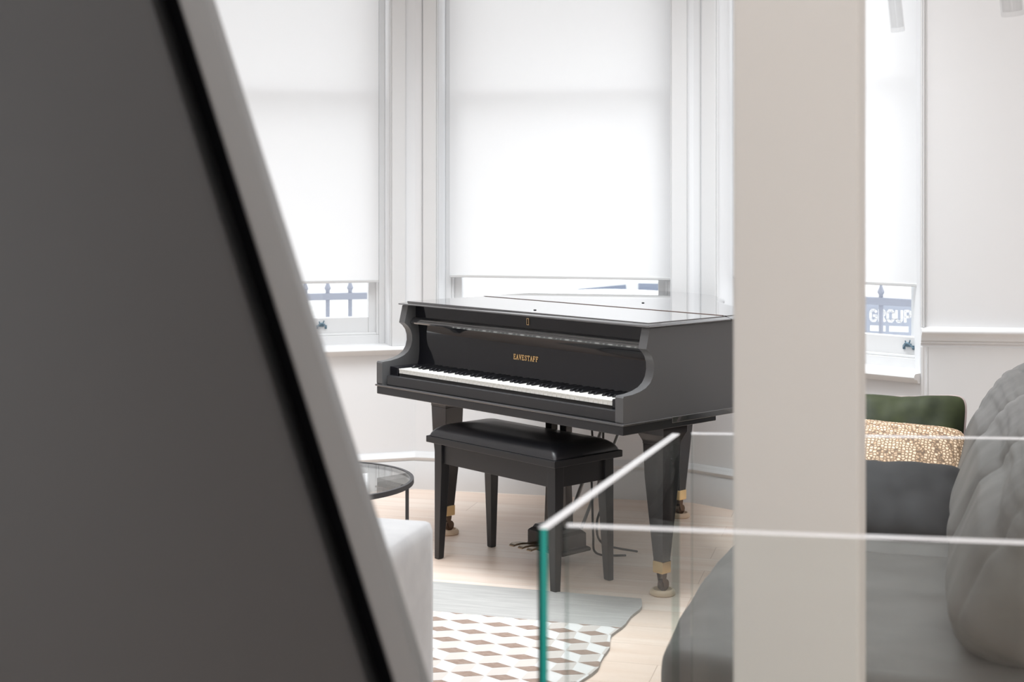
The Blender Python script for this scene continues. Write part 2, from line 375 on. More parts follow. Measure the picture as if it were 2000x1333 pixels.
# parked car beyond the centre window
def car(loc, rz):
    root = empty('car', loc, rz, label='white car parked in the street beyond the centre window', cat='car')
    prof = [(-2.1, .30), (-2.12, .62), (-2.0, .82), (-1.15, .93), (-.55, 1.40), (.2, 1.46), (1.15, 1.40), (1.75, .98), (2.08, .90), (2.12, .5), (2.05, .28), (1.65, .25), (-1.7, .25)]
    b = MB(); b.prism(prof, -.85, .85, fn=lambda a, z, h: (a, h, z)); b.build('body', CARW, root, bevel=.07, seg=3)
    for pts in ([(-.98, .95), (-.50, 1.34), (-.12, 1.38), (-.12, .96)], [(-.02, .96), (-.02, 1.39), (.80, 1.37), (.86, .97)], [(.96, .98), (.92, 1.35), (1.12, 1.32), (1.5, 1.0)]):
        for s in (-1, 1):
            p = MB(); p.prism(pts, s*.852, s*.862, fn=lambda a, z, h: (a, h, z)); p.build('side_window', CARG, root, smooth=False)
    for x in (-1.35, 1.3):
        for s in (-1, 1):
            wl = MB(); wl.tube([(x, s*.70, .32), (x, s*.87, .32)], .32, 24); wl.build('wheel', TYRE, root)
car((1.1, 12.3, -.65), R(-4))

# street sign with lettering beyond the right window
STROKES = {
 'G': [((.9, .85), (.7, 1), (.3, 1), (.08, .8), (.08, .2), (.3, 0), (.7, 0), (.92, .2), (.92, .48), (.55, .48))],
 'R': [((.12, 0), (.12, 1), (.7, 1), (.9, .85), (.9, .65), (.7, .5), (.12, .5)), ((.5, .5), (.92, 0))],
 'O': [((.3, 0), (.08, .2), (.08, .8), (.3, 1), (.7, 1), (.92, .8), (.92, .2), (.7, 0), (.3, 0))],
 'U': [((.1, 1), (.1, .2), (.3, 0), (.7, 0), (.9, .2), (.9, 1))],
 'P': [((.12, 0), (.12, 1), (.7, 1), (.9, .85), (.9, .6), (.7, .45), (.12, .45))],
 'E': [((.85, 1), (.15, 1), (.15, 0), (.88, 0)), ((.15, .52), (.62, .52)), ((.86, 1), (.86, .82)), ((.89, 0), (.89, .2)), ((.62, .42), (.62, .62)), ((.0, 1), (.2, 1)), ((.0, 0), (.2, 0))],
 'A': [((.08, 0), (.5, 1), (.92, 0)), ((.26, .36), (.74, .36)), ((-.04, 0), (.22, 0)), ((.76, 0), (1.04, 0))],
 'V': [((.08, 1), (.5, 0), (.92, 1)), ((-.04, 1), (.22, 1)), ((.78, 1), (1.04, 1))],
 'S': [((.82, .78), (.7, .96), (.4, 1), (.16, .84), (.2, .62), (.5, .52), (.8, .4), (.84, .16), (.6, 0), (.3, .03), (.14, .22)), ((.84, .72), (.84, 1)), ((.12, 0), (.12, .26))],
 'T': [((.5, 0), (.5, 1)), ((.04, 1), (.96, 1)), ((.04, 1), (.04, .8)), ((.96, 1), (.96, .8)), ((.32, 0), (.68, 0))],
 'F': [((.85, 1), (.15, 1), (.15, 0)), ((.15, .52), (.62, .52)), ((.86, 1), (.86, .82)), ((.62, .42), (.62, .62)), ((.0, 1), (.2, 1)), ((.0, 0), (.34, 0))],
}
def letters(mb, text, w, h, gap, t, fn, d=.002):
    """stroke lettering; fn maps (x along, z up, depth) to local xyz; starts at x=0"""
    x = 0
    for ch in text:
        for st in STROKES.get(ch, []):
            for (a, b), (c, e) in zip(st, st[1:]):
                p = Vector((x+a*w, b*h)); q = Vector((x+c*w, e*h)); dv = (q-p).normalized()*t/2; nv = Vector((-dv.y, dv.x))
                p2, q2 = p-dv*.6, q+dv*.6
                mb.prism([tuple(p2-nv), tuple(q2-nv), tuple(q2+nv), tuple(p2+nv)], 0, d, fn=lambda X, Z, H: fn(X, Z, H))
        x += w+gap
    return x
sg = empty('signboard', (2.02, 8.0, 0), R(-22), label='pale blue signboard reading GROUP outside the right window', cat='sign')
b = MB(); b.box(-.06, .62, 0, .03, .46, .85); b.build('board', SIGNB, sg, bevel=.004)
b = MB(); letters(b, 'GROUP', .037, .060, .010, .014, lambda X, Z, H: (.0+X, -.001-H, .748+Z)); b.build('lettering', SIGNW, sg, smooth=False)
for q in ((.0, .085, .690, .722), (.105, .21, .690, .722)):
    b = MB(); b.box(q[0], q[1], -.004, 0, q[2], q[3]); b.build('white_band', SIGNW, sg, smooth=False)
b = MB(); b.box(.02, .06, .03, .07, -.65, .83); b.build('post', RAILB, sg, smooth=False)
b = MB(); b.box(.54, .58, .03, .07, -.65, .83); b.build('post', RAILB, sg, smooth=False)

# ------------------------------------------------------------------ piano
W = 1.412; YAW = .832
piano = empty('grand_piano', (.384, 4.898, 0), -YAW, label='black baby grand piano with closed lid in the white bay window', cat='piano')
U = lambda u, v, z: (-u, v, z)
def ubox(mb, u0, u1, v0, v1, z0, z1): mb.box(-u1, -u0, v0, v1, z0, z1); return mb

def outline(off=0.0, v0=.25):
    """case outline (u,v): right side, bentside, tail, left side"""
    def bez(p0, p1, p2, p3, n=14):
        return [tuple(Vector(p0)*(1-t)**3 + Vector(p1)*3*t*(1-t)**2 + Vector(p2)*3*t*t*(1-t) + Vector(p3)*t**3 for t in [i/n])[0] for i in range(n+1)]
    pts = [Vector((0, v0)), Vector((0, .60))]
    pts += bez((0, .60), (.0, .95), (.34, .92), (.50, 1.14))[1:]
    pts += bez((.50, 1.14), (.66, 1.36), (.72, 1.43), (.98, 1.43))[1:]
    pts += bez((.98, 1.43), (1.28, 1.43), (W, 1.36), (W, 1.16))[1:]
    pts += [Vector((W, .9)), Vector((W, v0))]
    if off:
        out = []
        n = len(pts)
        for i, p in enumerate(pts):
            if i == 0 or i == n-1:
                out.append(Vector((p.x + (-off if i == 0 else off), p.y))); continue
            t1 = (p-pts[i-1]).normalized(); t2 = (pts[i+1]-p).normalized(); t = (t1+t2).normalized()
            nr = Vector((-t.y, t.x))*1.0     # left of direction of travel
            # direction of travel: up the right side (u=0) then round to the left: outside is -u there
            s = 1 if True else -1
            out.append(p + Vector((-t.y, t.x))*off)
        pts = out
    return pts
# make sure the offset goes outwards: at the right side travel is +v, (-t.y,t.x)=(-1,0) -> -u = outside
case = MB(); case.prism([(p.x, p.y) for p in outline(0, .2495)], .648, .9905, fn=U); case.build('case', CASE, piano, ang=30)
mo = MB(); mo.prism([(p.x, p.y) for p in outline(.006, .25)], .645, .668, fn=U)
mo.build('case_moulding', MOULD, piano, ang=30, bevel=.003)

kb = MB(); ubox(kb, 0, W, 0, .50, .627, .660); kb.build('keybed', FRONT, piano, bevel=.003)
kl = MB(); ubox(kl, -.006, W+.006, -.006, .25, .6595, .668); kl.build('keybed_moulding', MOULD, piano, bevel=.0038, seg=3)

# cheeks with the scrolled arm profile
prof = [(.003, .667), (0, .672), (0, .757), (.004, .763), (.045, .765), (.085, .772), (.115, .782), (.138, .797), (.152, .817), (.159, .842), (.158, .866), (.150, .888), (.136, .905), (.118, .918), (.126, .950), (.136, .9905), (.25, .9905), (.25, .667)]
for u0, u1 in ((0, .038), (W-.038, W)):
    c_ = MB(); c_.prism(prof, u0, u1, fn=lambda v, z, u: (-u, v, z)); c_.build('cheek', CASE, piano, ang=28)
for u0, u1 in ((.038, .0915), (W-.0915, W-.038)):
    k_ = MB(); ubox(k_, u0, u1, .040, .20, .667, .742); k_.build('key_block', LACQ, piano, bevel=.003)
fbp = [(.186, .735), (.194, .760), (.198, .80), (.198, .86), (.194, .90), (.186, .916), (.215, .916), (.215, .735)]
f_ = MB(); f_.prism(fbp, .038, W-.038, fn=lambda v, z, u: (-u, v, z)); fall = f_.build('fallboard', LACQ, piano, ang=50)
rp_ = [(.150, .914), (.146, .920), (.150, .926), (.156, .927), (.158, .932), (.164, .938), (.172, .941), (.20, .941), (.20, .914)]
f_ = MB(); f_.prism(rp_, .0385, W-.0385, fn=lambda v, z, u: (-u, v, z)); f_.build('fall_rail', MOULD, piano, ang=25)
f_ = MB(); ubox(f_, .038, W-.038, .178, .21, .941, .990); fp = f_.build('front_panel', LACQ, piano, smooth=False)
# keyhole plate ring
k_ = MB(); uc = .672
for a, b_, c_, d_ in ((-.0065, -.0045, -.011, .011), (.0045, .0065, -.011, .011), (-.0065, .0065, -.013, -.011), (-.0065, .0065, .011, .013)):
    k_.box(-uc+a, -uc+b_, .1755, .1785, .967+c_, .967+d_)
k_.build('keyhole_plate', BRASS, fp, smooth=False)
ltr = MB(); tw, tg = .0118, .0042
tot = 9*tw+8*tg
letters(ltr, 'EAVESTAFF', tw, .0185, tg, .0030, lambda X, Z, H: (-.705-tot/2+X, .1965-H, .812+Z), .0012)
ltr.build('gold_lettering', GOLD, fall, smooth=False)

sl = MB(); ubox(sl, .040, W-.052, .012, .036, .667, .708); sl.build('keyslip', FRONT, piano, bevel=.004, seg=3)

# keys
u_right = .0925; KW = 1.2226/52
seq = 'ABCDEFG'
kp = MB(); kp.box(-KW/2+.001, KW/2-.001, 0, .148, 0, .019); kp.box(-KW/2+.001, KW/2-.001, -.0015, 0, .014, .0195)
white = kp.build('white_key', IVORY, piano, bevel=.0009, seg=2)
bp_ = MB(); bp_.rings([[(-.0052, .0, 0), (.0052, .0, 0), (.0052, .098, 0), (-.0052, .098, 0)], [(-.0050, .001, .005), (.0050, .001, .005), (.0050, .098, .005), (-.0050, .098, .005)], [(-.0044, .013, .012), (.0044, .013, .012), (.0044, .098, .012), (-.0044, .098, .012)]])
black = bp_.build('black_key', EBONY, piano, bevel=.0008)
first_w = first_b = True
for i in range(52):
    u = u_right + 1.2226 - (i+.5)*KW
    if first_w: o = white; first_w = False
    else: o = white.copy(); sc.collection.objects.link(o)
    o.parent = piano; o.location = (-u, .043, .7175)
    if seq[i % 7] in 'ACDFG' and i < 51:
        if first_b: o = black; first_b = False
        else: o = black.copy(); sc.collection.objects.link(o)
        sh = {'A': .0018, 'C': -.0018, 'D': .0018, 'F': -.0022, 'G': 0}[seq[i % 7]]
        o.parent = piano; o.location = (-(u-KW/2)+sh, .093, .7355)
kf = MB(); ubox(kf, .0915, W-.0915, .05, .19, .667, .7165); kf.build('key_frame', SOFAB, piano, smooth=False)

# lid: front flap and main lid, lipped edge + raised field
def lid_piece(name, pts, hinge_v, z0, z1, lip=.027):
    """pts: outer outline CCW or CW list of (u,v)."""
    n = len(pts); pts = [Vector(p) for p in pts]
    ar = sum(pts[i].x*pts[(i+1) % n].y - pts[(i+1) % n].x*pts[i].y for i in range(n))
    sgn = 1 if ar > 0 else -1
    def off(d):
        o = []
        for i, p in enumerate(pts):
            t1 = (p-pts[i-1]).normalized(); t2 = (pts[(i+1) % n]-p).normalized()
            n1 = Vector((-t1.y, t1.x))*sgn; n2 = Vector((-t2.y, t2.x))*sgn
            b_ = (n1+n2).normalized(); k = d/max(.35, b_.dot(n1)); q = p+b_*k
            if abs(p.y-hinge_v) < 1e-5: q.y = hinge_v
            o.append(q)
        return o
    R0, R1, R2 = off(0), off(lip), off(lip+.0006)
    m = MB(); ring = lambda P, z: [(-p.x, p.y, z) for p in P]
    m.rings([ring(off(.003), z0), ring(R0, z0+.002), ring(R0, z0+.005), ring(off(.003), z0+.0068), ring(R1, z1-.0028), ring(R2, z1)])
    return m.build(name, LIDM, piano, ang=22)
HV = .575; OV = .010
flap = lid_piece('lid_flap', [(-OV, .122), (-OV, HV), (W+OV, HV), (W+OV, .122)], HV, .9925, 1.0080)
mp_ = [p for p in outline(OV, HV+.0035)]
main = lid_piece('lid', [(p.x, p.y) for p in mp_], HV+.0035, .9925, 1.0090)
hg = MB(); hg.tube([(-.03, HV+.0018, 1.0072), (-(W-.03), HV+.0018, 1.0072)], .0028, 8); hg.build('lid_hinge', mat('dark_hinge', (.08, .05, .04), .5, metal=.6), flap)
for (u, v, z, par) in ((.687, .228, 1.0080, flap), (.638, .80, 1.0090, main)):
    d = MB(); d.lathe([(.0058, 0), (.0060, .0018), (.004, .003), (.001, .0032)], (-u, v, z), 16); d.build('rubber_stud', EBONY, par)

def square_ring(cx, cy, h, z): return [(cx-h, cy-h, z), (cx+h, cy-h, z), (cx+h, cy+h, z), (cx-h, cy+h, z)]
cups = []
for (u, v, name) in ((.098, .310, 'right'), (W-.075, .322, 'left'), (.875, 1.30, 'rear')):
    x, y = -u, v
    top = .648 if name == 'rear' else .627
    b_ = MB(); b_.rings([square_ring(x, y, .066, top), square_ring(x, y, .066, top-.030), square_ring(x, y, .063, top-.036), square_ring(x, y, .056, top-.052), square_ring(x, y, .050, top-.066), square_ring(x, y, .050, top-.075)])
    b_.rings([square_ring(x, y, .049, top-.075), square_ring(x, y, .045, .43), square_ring(x, y, .0215, .120)])
    lg = b_.build('leg', LEGM, piano, bevel=.002, ang=30)
    f_ = MB(); f_.rings([square_ring(x, y, .0225, .082), square_ring(x, y, .0232, .086), square_ring(x, y, .0235, .123), square_ring(x, y, .0225, .125)]); f_.build('ferrule', BRASS, lg, smooth=False)
    c_ = MB(); c_.lathe([(.008, .06), (.010, .083)], (x, y, 0), 12)
    c_.prism([(y-.014, .078), (y+.014, .078), (y+.010, .055), (y+.022, .028), (y-.002, .028)], x-.013, x-.010, fn=lambda a, z, h: (h, a, z))
    c_.prism([(y-.014, .078), (y+.014, .078), (y+.010, .055), (y+.022, .028), (y-.002, .028)], x+.010, x+.013, fn=lambda a, z, h: (h, a, z))
    c_.tube([(x-.0095, y+.008, .036), (x+.0095, y+.008, .036)], .0215, 20)
    c_.build('caster', mat('dark_bronze_caster', (.13, .085, .06), .3, metal=.8), lg)
    Mw = Matrix.Translation(Vector((.384, 4.898, 0))) @ Matrix.Rotation(-YAW, 4, 'Z')
    p = Mw @ Vector((x, y+.004, 0)); cups.append((p, name))
for p, name in cups:
    c_ = MB(); c_.lathe([(.043, 0), (.047, .004), (.047, .012), (.043, .018), (.039, .022), (.034, .022), (.031, .0135)], (0, 0, 0), 32)
    o = c_.build('caster_cup', WOODCUP if name != 'right' else mat('brass_toned_cup', (.62, .50, .36), .35), loc=(p.x, p.y, 0))
    tag(o, {'right': 'pale round caster cup under the piano leg seen through the glass', 'left': 'pale round caster cup under the piano leg behind the bench', 'rear': 'pale round caster cup under the rear leg of the piano'}[name], 'caster cup', 'caster cups under the piano legs')

# lyre and pedals
ly = MB(); u0, vv = .70, .36
ubox(ly, u0-.10, u0+.10, vv-.06, vv+.06, .60, .648); lyre = ly.build('pedal_lyre', LEGM, piano, bevel=.003)
for du in (-.052, .030):
    p_ = MB(); a = -(u0+du); p_.rings([square_ring(a, vv, .019, .60), square_ring(a, vv, .015, .40), square_ring(a, vv, .021, .14)]); p_.build('lyre_post', LEGM, lyre, bevel=.002)
for du in (-.022, -.010, .002):
    p_ = MB(); p_.tube([(-(u0+du), vv+.03, .13), (-(u0+du), vv+.03, .60)], .0028, 8); p_.build('pedal_rod', BRASS, lyre)
p_ = MB()
def lring(hu, hv, z): return [(-u0-hu, vv-hv, z), (-u0+hu, vv-hv, z), (-u0+hu, vv+hv, z), (-u0-hu, vv+hv, z)]
p_.rings([lring(.112, .078, .048), lring(.114, .080, .054), lring(.112, .078, .062), lring(.100, .066, .068), lring(.100, .066, .118), lring(.092, .058, .126), lring(.086, .052, .130), lring(.080, .046, .142)])
p_.build('pedal_box', LEGM, lyre, bevel=.002, ang=25)
for du in (-.05, 0, .05):
    p_ = MB(); x = -(u0+du)
    st = [(-.15, .085, .013, .004), (-.135, .090, .016, .006), (-.10, .088, .012, .006), (-.06, .080, .008, .006), (.0, .076, .007, .006)]
    p_.rings([[(x-w_, vv-.03+y, z-t), (x+w_, vv-.03+y, z-t), (x+w_, vv-.03+y, z+t*.3), (x-w_, vv-.03+y, z+t*.3)] for y, z, w_, t in [(a-.02, b__, c__, d__) for a, b__, c__, d__ in st]])
    p_.build('pedal', mat('aged_brass_pedal', (.20, .15, .10), .3, metal=.8), lyre, bevel=.0015)
p_ = MB(); p_.tube([(-u0, vv+.05, .12), (-u0, vv+.34, .64)], .009, 10); p_.tube([(-u0+.08, vv+.05, .12), (-u0+.10, vv+.34, .64)], .007, 10); p_.build('lyre_brace', mat('grey_metal_brace', (.42, .42, .42), .35, metal=.7), lyre)

Mp = Matrix.Translation(Vector((.384, 4.898, 0))) @ Matrix.Rotation(-YAW, 4, 'Z')
for pts, lab in (([(-.60, .44, .64), (-.60, .46, .50), (-.615, .47, .36), (-.60, .46, .24), (-.585, .45, .11), (-.575, .46, .035), (-.55, .60, .008)], 'thin black cable hanging under the piano, beside the pedal lyre'),
                 ([(-.50, .42, .64), (-.52, .44, .52), (-.535, .45, .40), (-.525, .45, .27), (-.565, .45, .16), (-.60, .52, .06), (-.56, .68, .008)], 'thin black cable under the piano, nearer the glass balustrade')):
    P = [Mp @ Vector(p) for p in pts]; sm = []
    for i in range(len(P)-1):
        a, b_, c_, d_ = P[max(0, i-1)], P[i], P[i+1], P[min(len(P)-1, i+2)]
        for k in range(6):
            t = k/6; sm.append(.5*((2*b_)+(c_-a)*t+(2*a-5*b_+4*c_-d_)*t*t+(3*b_-a-3*c_+d_)*t**3))
    sm.append(P[-1]); m = MB(); m.tube(sm, .0045, 8); tag(m.build('power_cable', CORD), lab, 'cable', 'cables under the piano')

# ------------------------------------------------------------------ bench
bench = empty('piano_bench', (.037, 5.533, 0), -.84, label='black wooden piano bench with padded black leather seat', cat='bench')
BL, BW = .375, .178
def rrect(hx, hy, r, z, n=5):
    o = []
    for cx, cy, a0 in ((hx-r, hy-r, 0), (-hx+r, hy-r, 90), (-hx+r, -hy+r, 180), (hx-r, -hy+r, 270)):
        for i in range(n+1):
            a = R(a0+90*i/n); o.append((cx+r*math.cos(a), cy+r*math.sin(a), z))
    return o
b_ = MB(); b_.box(-BL, BL, -BW, BW, .468, .494); b_.build('seat_board', BENCHW, bench, bevel=.003)
b_ = MB(); rs = []
for t in range(9):
    a = t/8*PI/2; ins = .008+.085*(1-math.cos(a)); rs.append(rrect(BL-ins, BW-ins, .012+.02*math.sin(a), .494+.050*math.sin(a)))
rs += [rrect(BL-.13, BW-.12, .03, .550), rrect(BL-.20, BW-.15, .02, .5525)]
b_.rings(rs); b_.build('cushion', LEATH, bench, ang=60)
b_ = MB(); pp = rrect(BL-.009, BW-.009, .012, .4955); b_.tube(pp, .0024, 6, closed=True); b_.build('piping', LEATH, bench)
b_ = MB(); ax, ay = .345, .147
b_.box(-ax+.02, ax-.02, -ay+.005, -ay+.025, .385, .468); b_.box(-ax+.02, ax-.02, ay-.025, ay-.005, .385, .468)
b_.box(-ax+.005, -ax+.025, -ay+.02, ay-.02, .385, .468); b_.box(ax-.025, ax-.005, -ay+.02, ay-.02, .385, .468)
b_.build('apron', BENCHW, bench, bevel=.002)
for sx in (-1, 1):
    for sy in (-1, 1):
        def rg(t, z):   # outer corner fixed, taper on inner faces
            X, Y = sx*(ax+.006), sy*(ay+.006)
            xs = sorted((X, X-sx*t)); ys = sorted((Y, Y-sy*t)); return [(xs[0], ys[0], z), (xs[1], ys[0], z), (xs[1], ys[1], z), (xs[0], ys[1], z)]
        l_ = MB(); l_.rings([rg(.044, .468), rg(.044, .36), rg(.027, .004), rg(.023, 0)]); l_.build('leg', BENCHW, bench, bevel=.002)

# ------------------------------------------------------------------ round glass coffee table
tb = empty('coffee_table', (-.695, 5.035, .0105), 0, label='round coffee table with clear glass top and thin black metal rim', cat='table')
t_ = MB(); n = 96; r0, r1 = .334, .346
t_.rings([[(r*math.cos(2*PI*i/n), r*math.sin(2*PI*i/n), z) for i in range(n)] for r, z in ((r0, .424), (r1, .424), (r1, .442), (r0, .442))], closed=True)
t_.build('rim', BLKMET, tb, bevel=.001)
t_ = MB(); t_.lathe([(r0-.001, .431), (r0-.001, .440)], n=96); t_.build('glass_top', TGLASS, tb, smooth=False)
for k in range(4):
    a = R(-10+90*k); x, y = .332*math.cos(a), .332*math.sin(a)
    t_ = MB(); t_.tube([(x, y, 0), (x, y, .426)], .0065, 10); t_.build('leg', BLKMET, tb)
    t_ = MB(); t_.box(-.02, .0, -.008, .008, .426, .431, M=Matrix.Rotation(a, 4, 'Z') @ Matrix.Translation(Vector((.331, 0, 0)))); t_.build('glass_bracket', BLKMET, tb, smooth=False)
t_ = MB(); nn = 64; t_.tube([(.332*math.cos(2*PI*i/nn), .332*math.sin(2*PI*i/nn), .05) for i in range(nn)], .006, 8, closed=True); t_.build('lower_ring', BLKMET, tb)

# ------------------------------------------------------------------ soft shapes
def soft_box(hx, hy, hz, r, amp=.0, freq=6, seed=0, n=14, bulge=0., fn=None):
    """subdivided rounded box with noise wrinkles, centred at origin"""
    bm = bmesh.new(); bmesh.ops.create_cube(bm, size=2)
    bmesh.ops.subdivide_edges(bm, edges=bm.edges[:], cuts=n, use_grid_fill=True)
    for v in bm.verts:
        q = Vector(v.co)
        # bulge
        bx = 1+bulge*(1-q.y*q.y)*(1-q.z*q.z); by = 1+bulge*(1-q.x*q.x)*(1-q.z*q.z); bz = 1+bulge*(1-q.x*q.x)*(1-q.y*q.y)
        p = Vector((q.x*hx*(bx if abs(q.x) > .999 else 1), q.y*hy*(by if abs(q.y) > .999 else 1), q.z*hz*(bz if abs(q.z) > .999 else 1)))
        c = Vector((max(-hx+r, min(hx-r, p.x)), max(-hy+r, min(hy-r, p.y)), max(-hz+r, min(hz-r, p.z))))
        d = p-c
        if d.length > 1e-6:
            k = max(abs(d.x), abs(d.y), abs(d.z)); p = c + d.normalized()*(k if d.length > 1e-9 else 0)
        if amp:
            nn_ = noise.noise(Vector((p.x*freq+seed*7.1, p.y*freq*.6+seed, p.z*freq)))+.5*noise.noise(Vector((p.x*freq*2.4, p.y*freq*2.0+seed*3, p.z*freq*2.4)))
            dd = d.normalized() if d.length > 1e-6 else Vector((0, 0, 0)); p += dd*amp*nn_
        if fn: p = fn(p)
        v.co = p
    m = MB(); m.bm.free(); m.bm = bm
    return m

# rug with tumbling block hide pattern
RC = (.469, 5.092); RA = R(-16.5)
rug = MB(); bm = rug.bm
RWd, RLn = 2.3, 2.6     # rug local: x from -RWd..0, y from -RLn..0 (y=0 far edge)
def edge_w(y): return -.012*math.sin(y*11)-.006*math.sin(y*27+1)
def clip(poly, keep):   # keep: list of (a,b,c): a x + b y <= c
    for a, b, c in keep:
        out = []
        for i in range(len(poly)):
            p, q = poly[i], poly[(i+1) % len(poly)]; dp, dq = a*p[0]+b*p[1]-c, a*q[0]+b*q[1]-c
            if dp <= 0: out.append(p)
            if (dp < 0 < dq) or (dq < 0 < dp):
                t = dp/(dp-dq); out.append((p[0]+(q[0]-p[0])*t, p[1]+(q[1]-p[1])*t))
        poly = out
        if len(poly) < 3: return []
    return poly
yb = -.355; keep = [(1, 0, 0.0), (-1, 0, RWd), (0, 1, yb), (0, -1, RLn)]
def face(poly, z, mi):
    poly = clip(poly, keep)
    if len(poly) < 3: return
    vs = [bm.verts.new((x*(1+0)+edge_w(y)*max(0, 1+x/.25) if x > -.25 else x, y, z)) for x, y in poly]
    try: f = bm.faces.new(vs); f.material_index = mi
    except ValueError: pass
S = .066; wv = S*math.sqrt(3)/2
for j in range(-2, int(RLn/(1.5*S))+3):
    for i in range(-2, int(RWd/(2*wv))+3):
        cx = -i*2*wv + (wv if j % 2 else 0) - .01; cy = yb-.02 - j*1.5*S
        top = [(cx, cy), (cx+wv, cy+S/2), (cx, cy+S), (cx-wv, cy+S/2)]
        left = [(cx, cy), (cx-wv, cy+S/2), (cx-wv, cy-S/2), (cx, cy-S)]
        right = [(cx, cy), (cx, cy-S), (cx+wv, cy-S/2), (cx+wv, cy+S/2)]
        face(top, .010, 2); face([(cx+(px_-cx)*.95, cy+S/2+(py_-cy-S/2)*.84) for px_, py_ in top], .0103, 1); face(left, .010, 2); face(right, .010, 3)
bd = [(-RWd, yb), (0+edge_w(yb), yb)] + [(edge_w(y)*1.0, y) for y in [yb*(1-k/8) for k in range(1, 8)]] + [(edge_w(0), 0), (-RWd, 0)]
bm.faces.new([bm.verts.new((x, y, .0102)) for x, y in bd]).material_index = 0
side = [(-RWd, 0)] + [(edge_w(-k*RLn/60), -k*RLn/60) for k in range(61)] + [(-RWd, -RLn)]
sv = [bm.verts.new((x, y, .0101)) for x, y in side]; sb = [bm.verts.new((x, y, .0002)) for x, y in side]
for i in range(len(side)): bm.faces.new((sv[i], sv[(i+1) % len(side)], sb[(i+1) % len(side)], sb[i])).material_index = 0
bm.faces.new(sb)
bmesh.ops.recalc_face_normals(bm, faces=bm.faces)
for f in bm.faces:
    if abs(f.normal.z) > .9 and f.calc_center_median().z > .005 and f.normal.z < 0: f.normal_flip()
me = bpy.data.meshes.new('area_rug'); bm.to_mesh(me); bm.free()
for k in (RUGB, RUGN, RUGW, RUGC): me.materials.append(k)
ro = bpy.data.objects.new('area_rug', me); sc.collection.objects.link(ro); ro.location = (RC[0], RC[1], 0); ro.rotation_euler = (0, 0, RA)
tag(ro, 'patchwork hide rug with brown and white tumbling diamonds and pale grey border', 'rug')

# armchair (its right arm fills the lower left of the view)
ac = empty('armchair', (-.199, 3.79, .0105), -R(16.8), label='light grey upholstered armchair beside the rug, partly hidden by the slanted board', cat='armchair')
def sb_(name, x0, x1, y0, y1, z0, z1, r, m, par, **k):
    s_ = soft_box((x1-x0)/2, (y1-y0)/2, (z1-z0)/2, r, **k); o = s_.build(name, m, par, ang=80, loc=((x0+x1)/2, (y0+y1)/2, (z0+z1)/2)); return o
sb_('armrest', -.22, 0, -.82, 0, .07, .59, .035, LINEN, ac, amp=.002, freq=5)
sb_('armrest', -.86, -.64, -.82, 0, .07, .60, .035, LINEN, ac, amp=.002, freq=5)
sb_('seat_base', -.635, -.225, -.72, -.02, .09, .28, .03, LINEN, ac)
sb_('seat_cushion', -.635, -.225, -.64, -.01, .285, .44, .05, LINEN, ac, amp=.002, freq=5)
sb_('backrest', -.64, -.22, -.82, -.66, .09, .74, .05, LINEN, ac)
for x in (-.80, -.06):
    for y in (-.76, -.06):
        l_ = MB(); l_.lathe([(.012, 0), (.018, .075)], (x, y, .004), 12); l_.build('leg', BENCHW, ac)

# ------------------------------------------------------------------ sofa
sofa = empty('sofa', (.341, 3.254, 0), -R(17.7), label='large grey velvet sofa along the right side, behind the column', cat='sofa')
sb_('base', .03, .98, .03, 2.28, .06, .265, .02, SOFAB, sofa, amp=.002)
for k, (y0, y1) in enumerate(((.0, 1.05), (1.06, 2.13))):
    sb_('seat_cushion', .0, .86, y0, y1, .268, .435, .055, SEATV, sofa, amp=.012, freq=4, seed=k+2, n=24, bulge=.06)
sb_('back_frame', .88, 1.0, .0, 2.30, .06, .66, .04, VELV, sofa)
sb_('armrest', .02, .90, 2.14, 2.32, .06, .58, .05, VELV, sofa, amp=.004, freq=5)
for x in (.08, .93):
    for y in (.1, 2.2):
        l_ = MB(); l_.box(x-.02, x+.02, y-.02, y+.02, 0.0, .065); l_.build('leg', BENCHW, sofa, bevel=.002)
def back_cushion(y0, y1, seed, top):
    hx, hy, hz = .125, (y1-y0)/2, .235
    rnd = random.Random(seed)
    def fn(p):
        # gathered pleats near the top seam, one deep sagging crease, smooth belly
        t = (p.z+hz)/(2*hz); s = -1 if p.x < 0 else 1
        gather = max(0, min(1, (t-.52)/.3))
        w1 = p.z*150 + 2.2*math.sin(p.y*5+seed*2) + 1.2*noise.noise(Vector((p.y*9, p.z*8, seed)))
        fold = (abs(math.sin(w1*.5))**.6-.6)*.0065*gather
        crease = -.018*math.exp(-((t-.60-.10*math.sin(p.y*4.2+seed))/.07)**2)*(.7+.3*math.sin(p.y*3.1+seed*1.7))
        lean = 1-.42*max(0, t-.55)/.45
        x = p.x*lean + s*(fold+crease)*(1 if abs(p.x) > .02 else 0)
        sag = .012*noise.noise(Vector((p.y*3.2, p.z*2.2, seed*3.3)))
        return Vector((x+sag, p.y, p.z-.035*abs(p.y/hy)**3*t))
    s_ = soft_box(hx, hy, hz, .085, amp=.006, freq=4, seed=seed, n=52, bulge=.12, fn=fn)
    return s_.build('back_cushion', VELV, sofa, ang=180, loc=(.815, (y0+y1)/2, .655), rot=(0, R(top), 0))
back_cushion(.04, .72, 1, 24); back_cushion(.735, 1.42, 2, 25); back_cushion(1.435, 2.12, 3, 24)

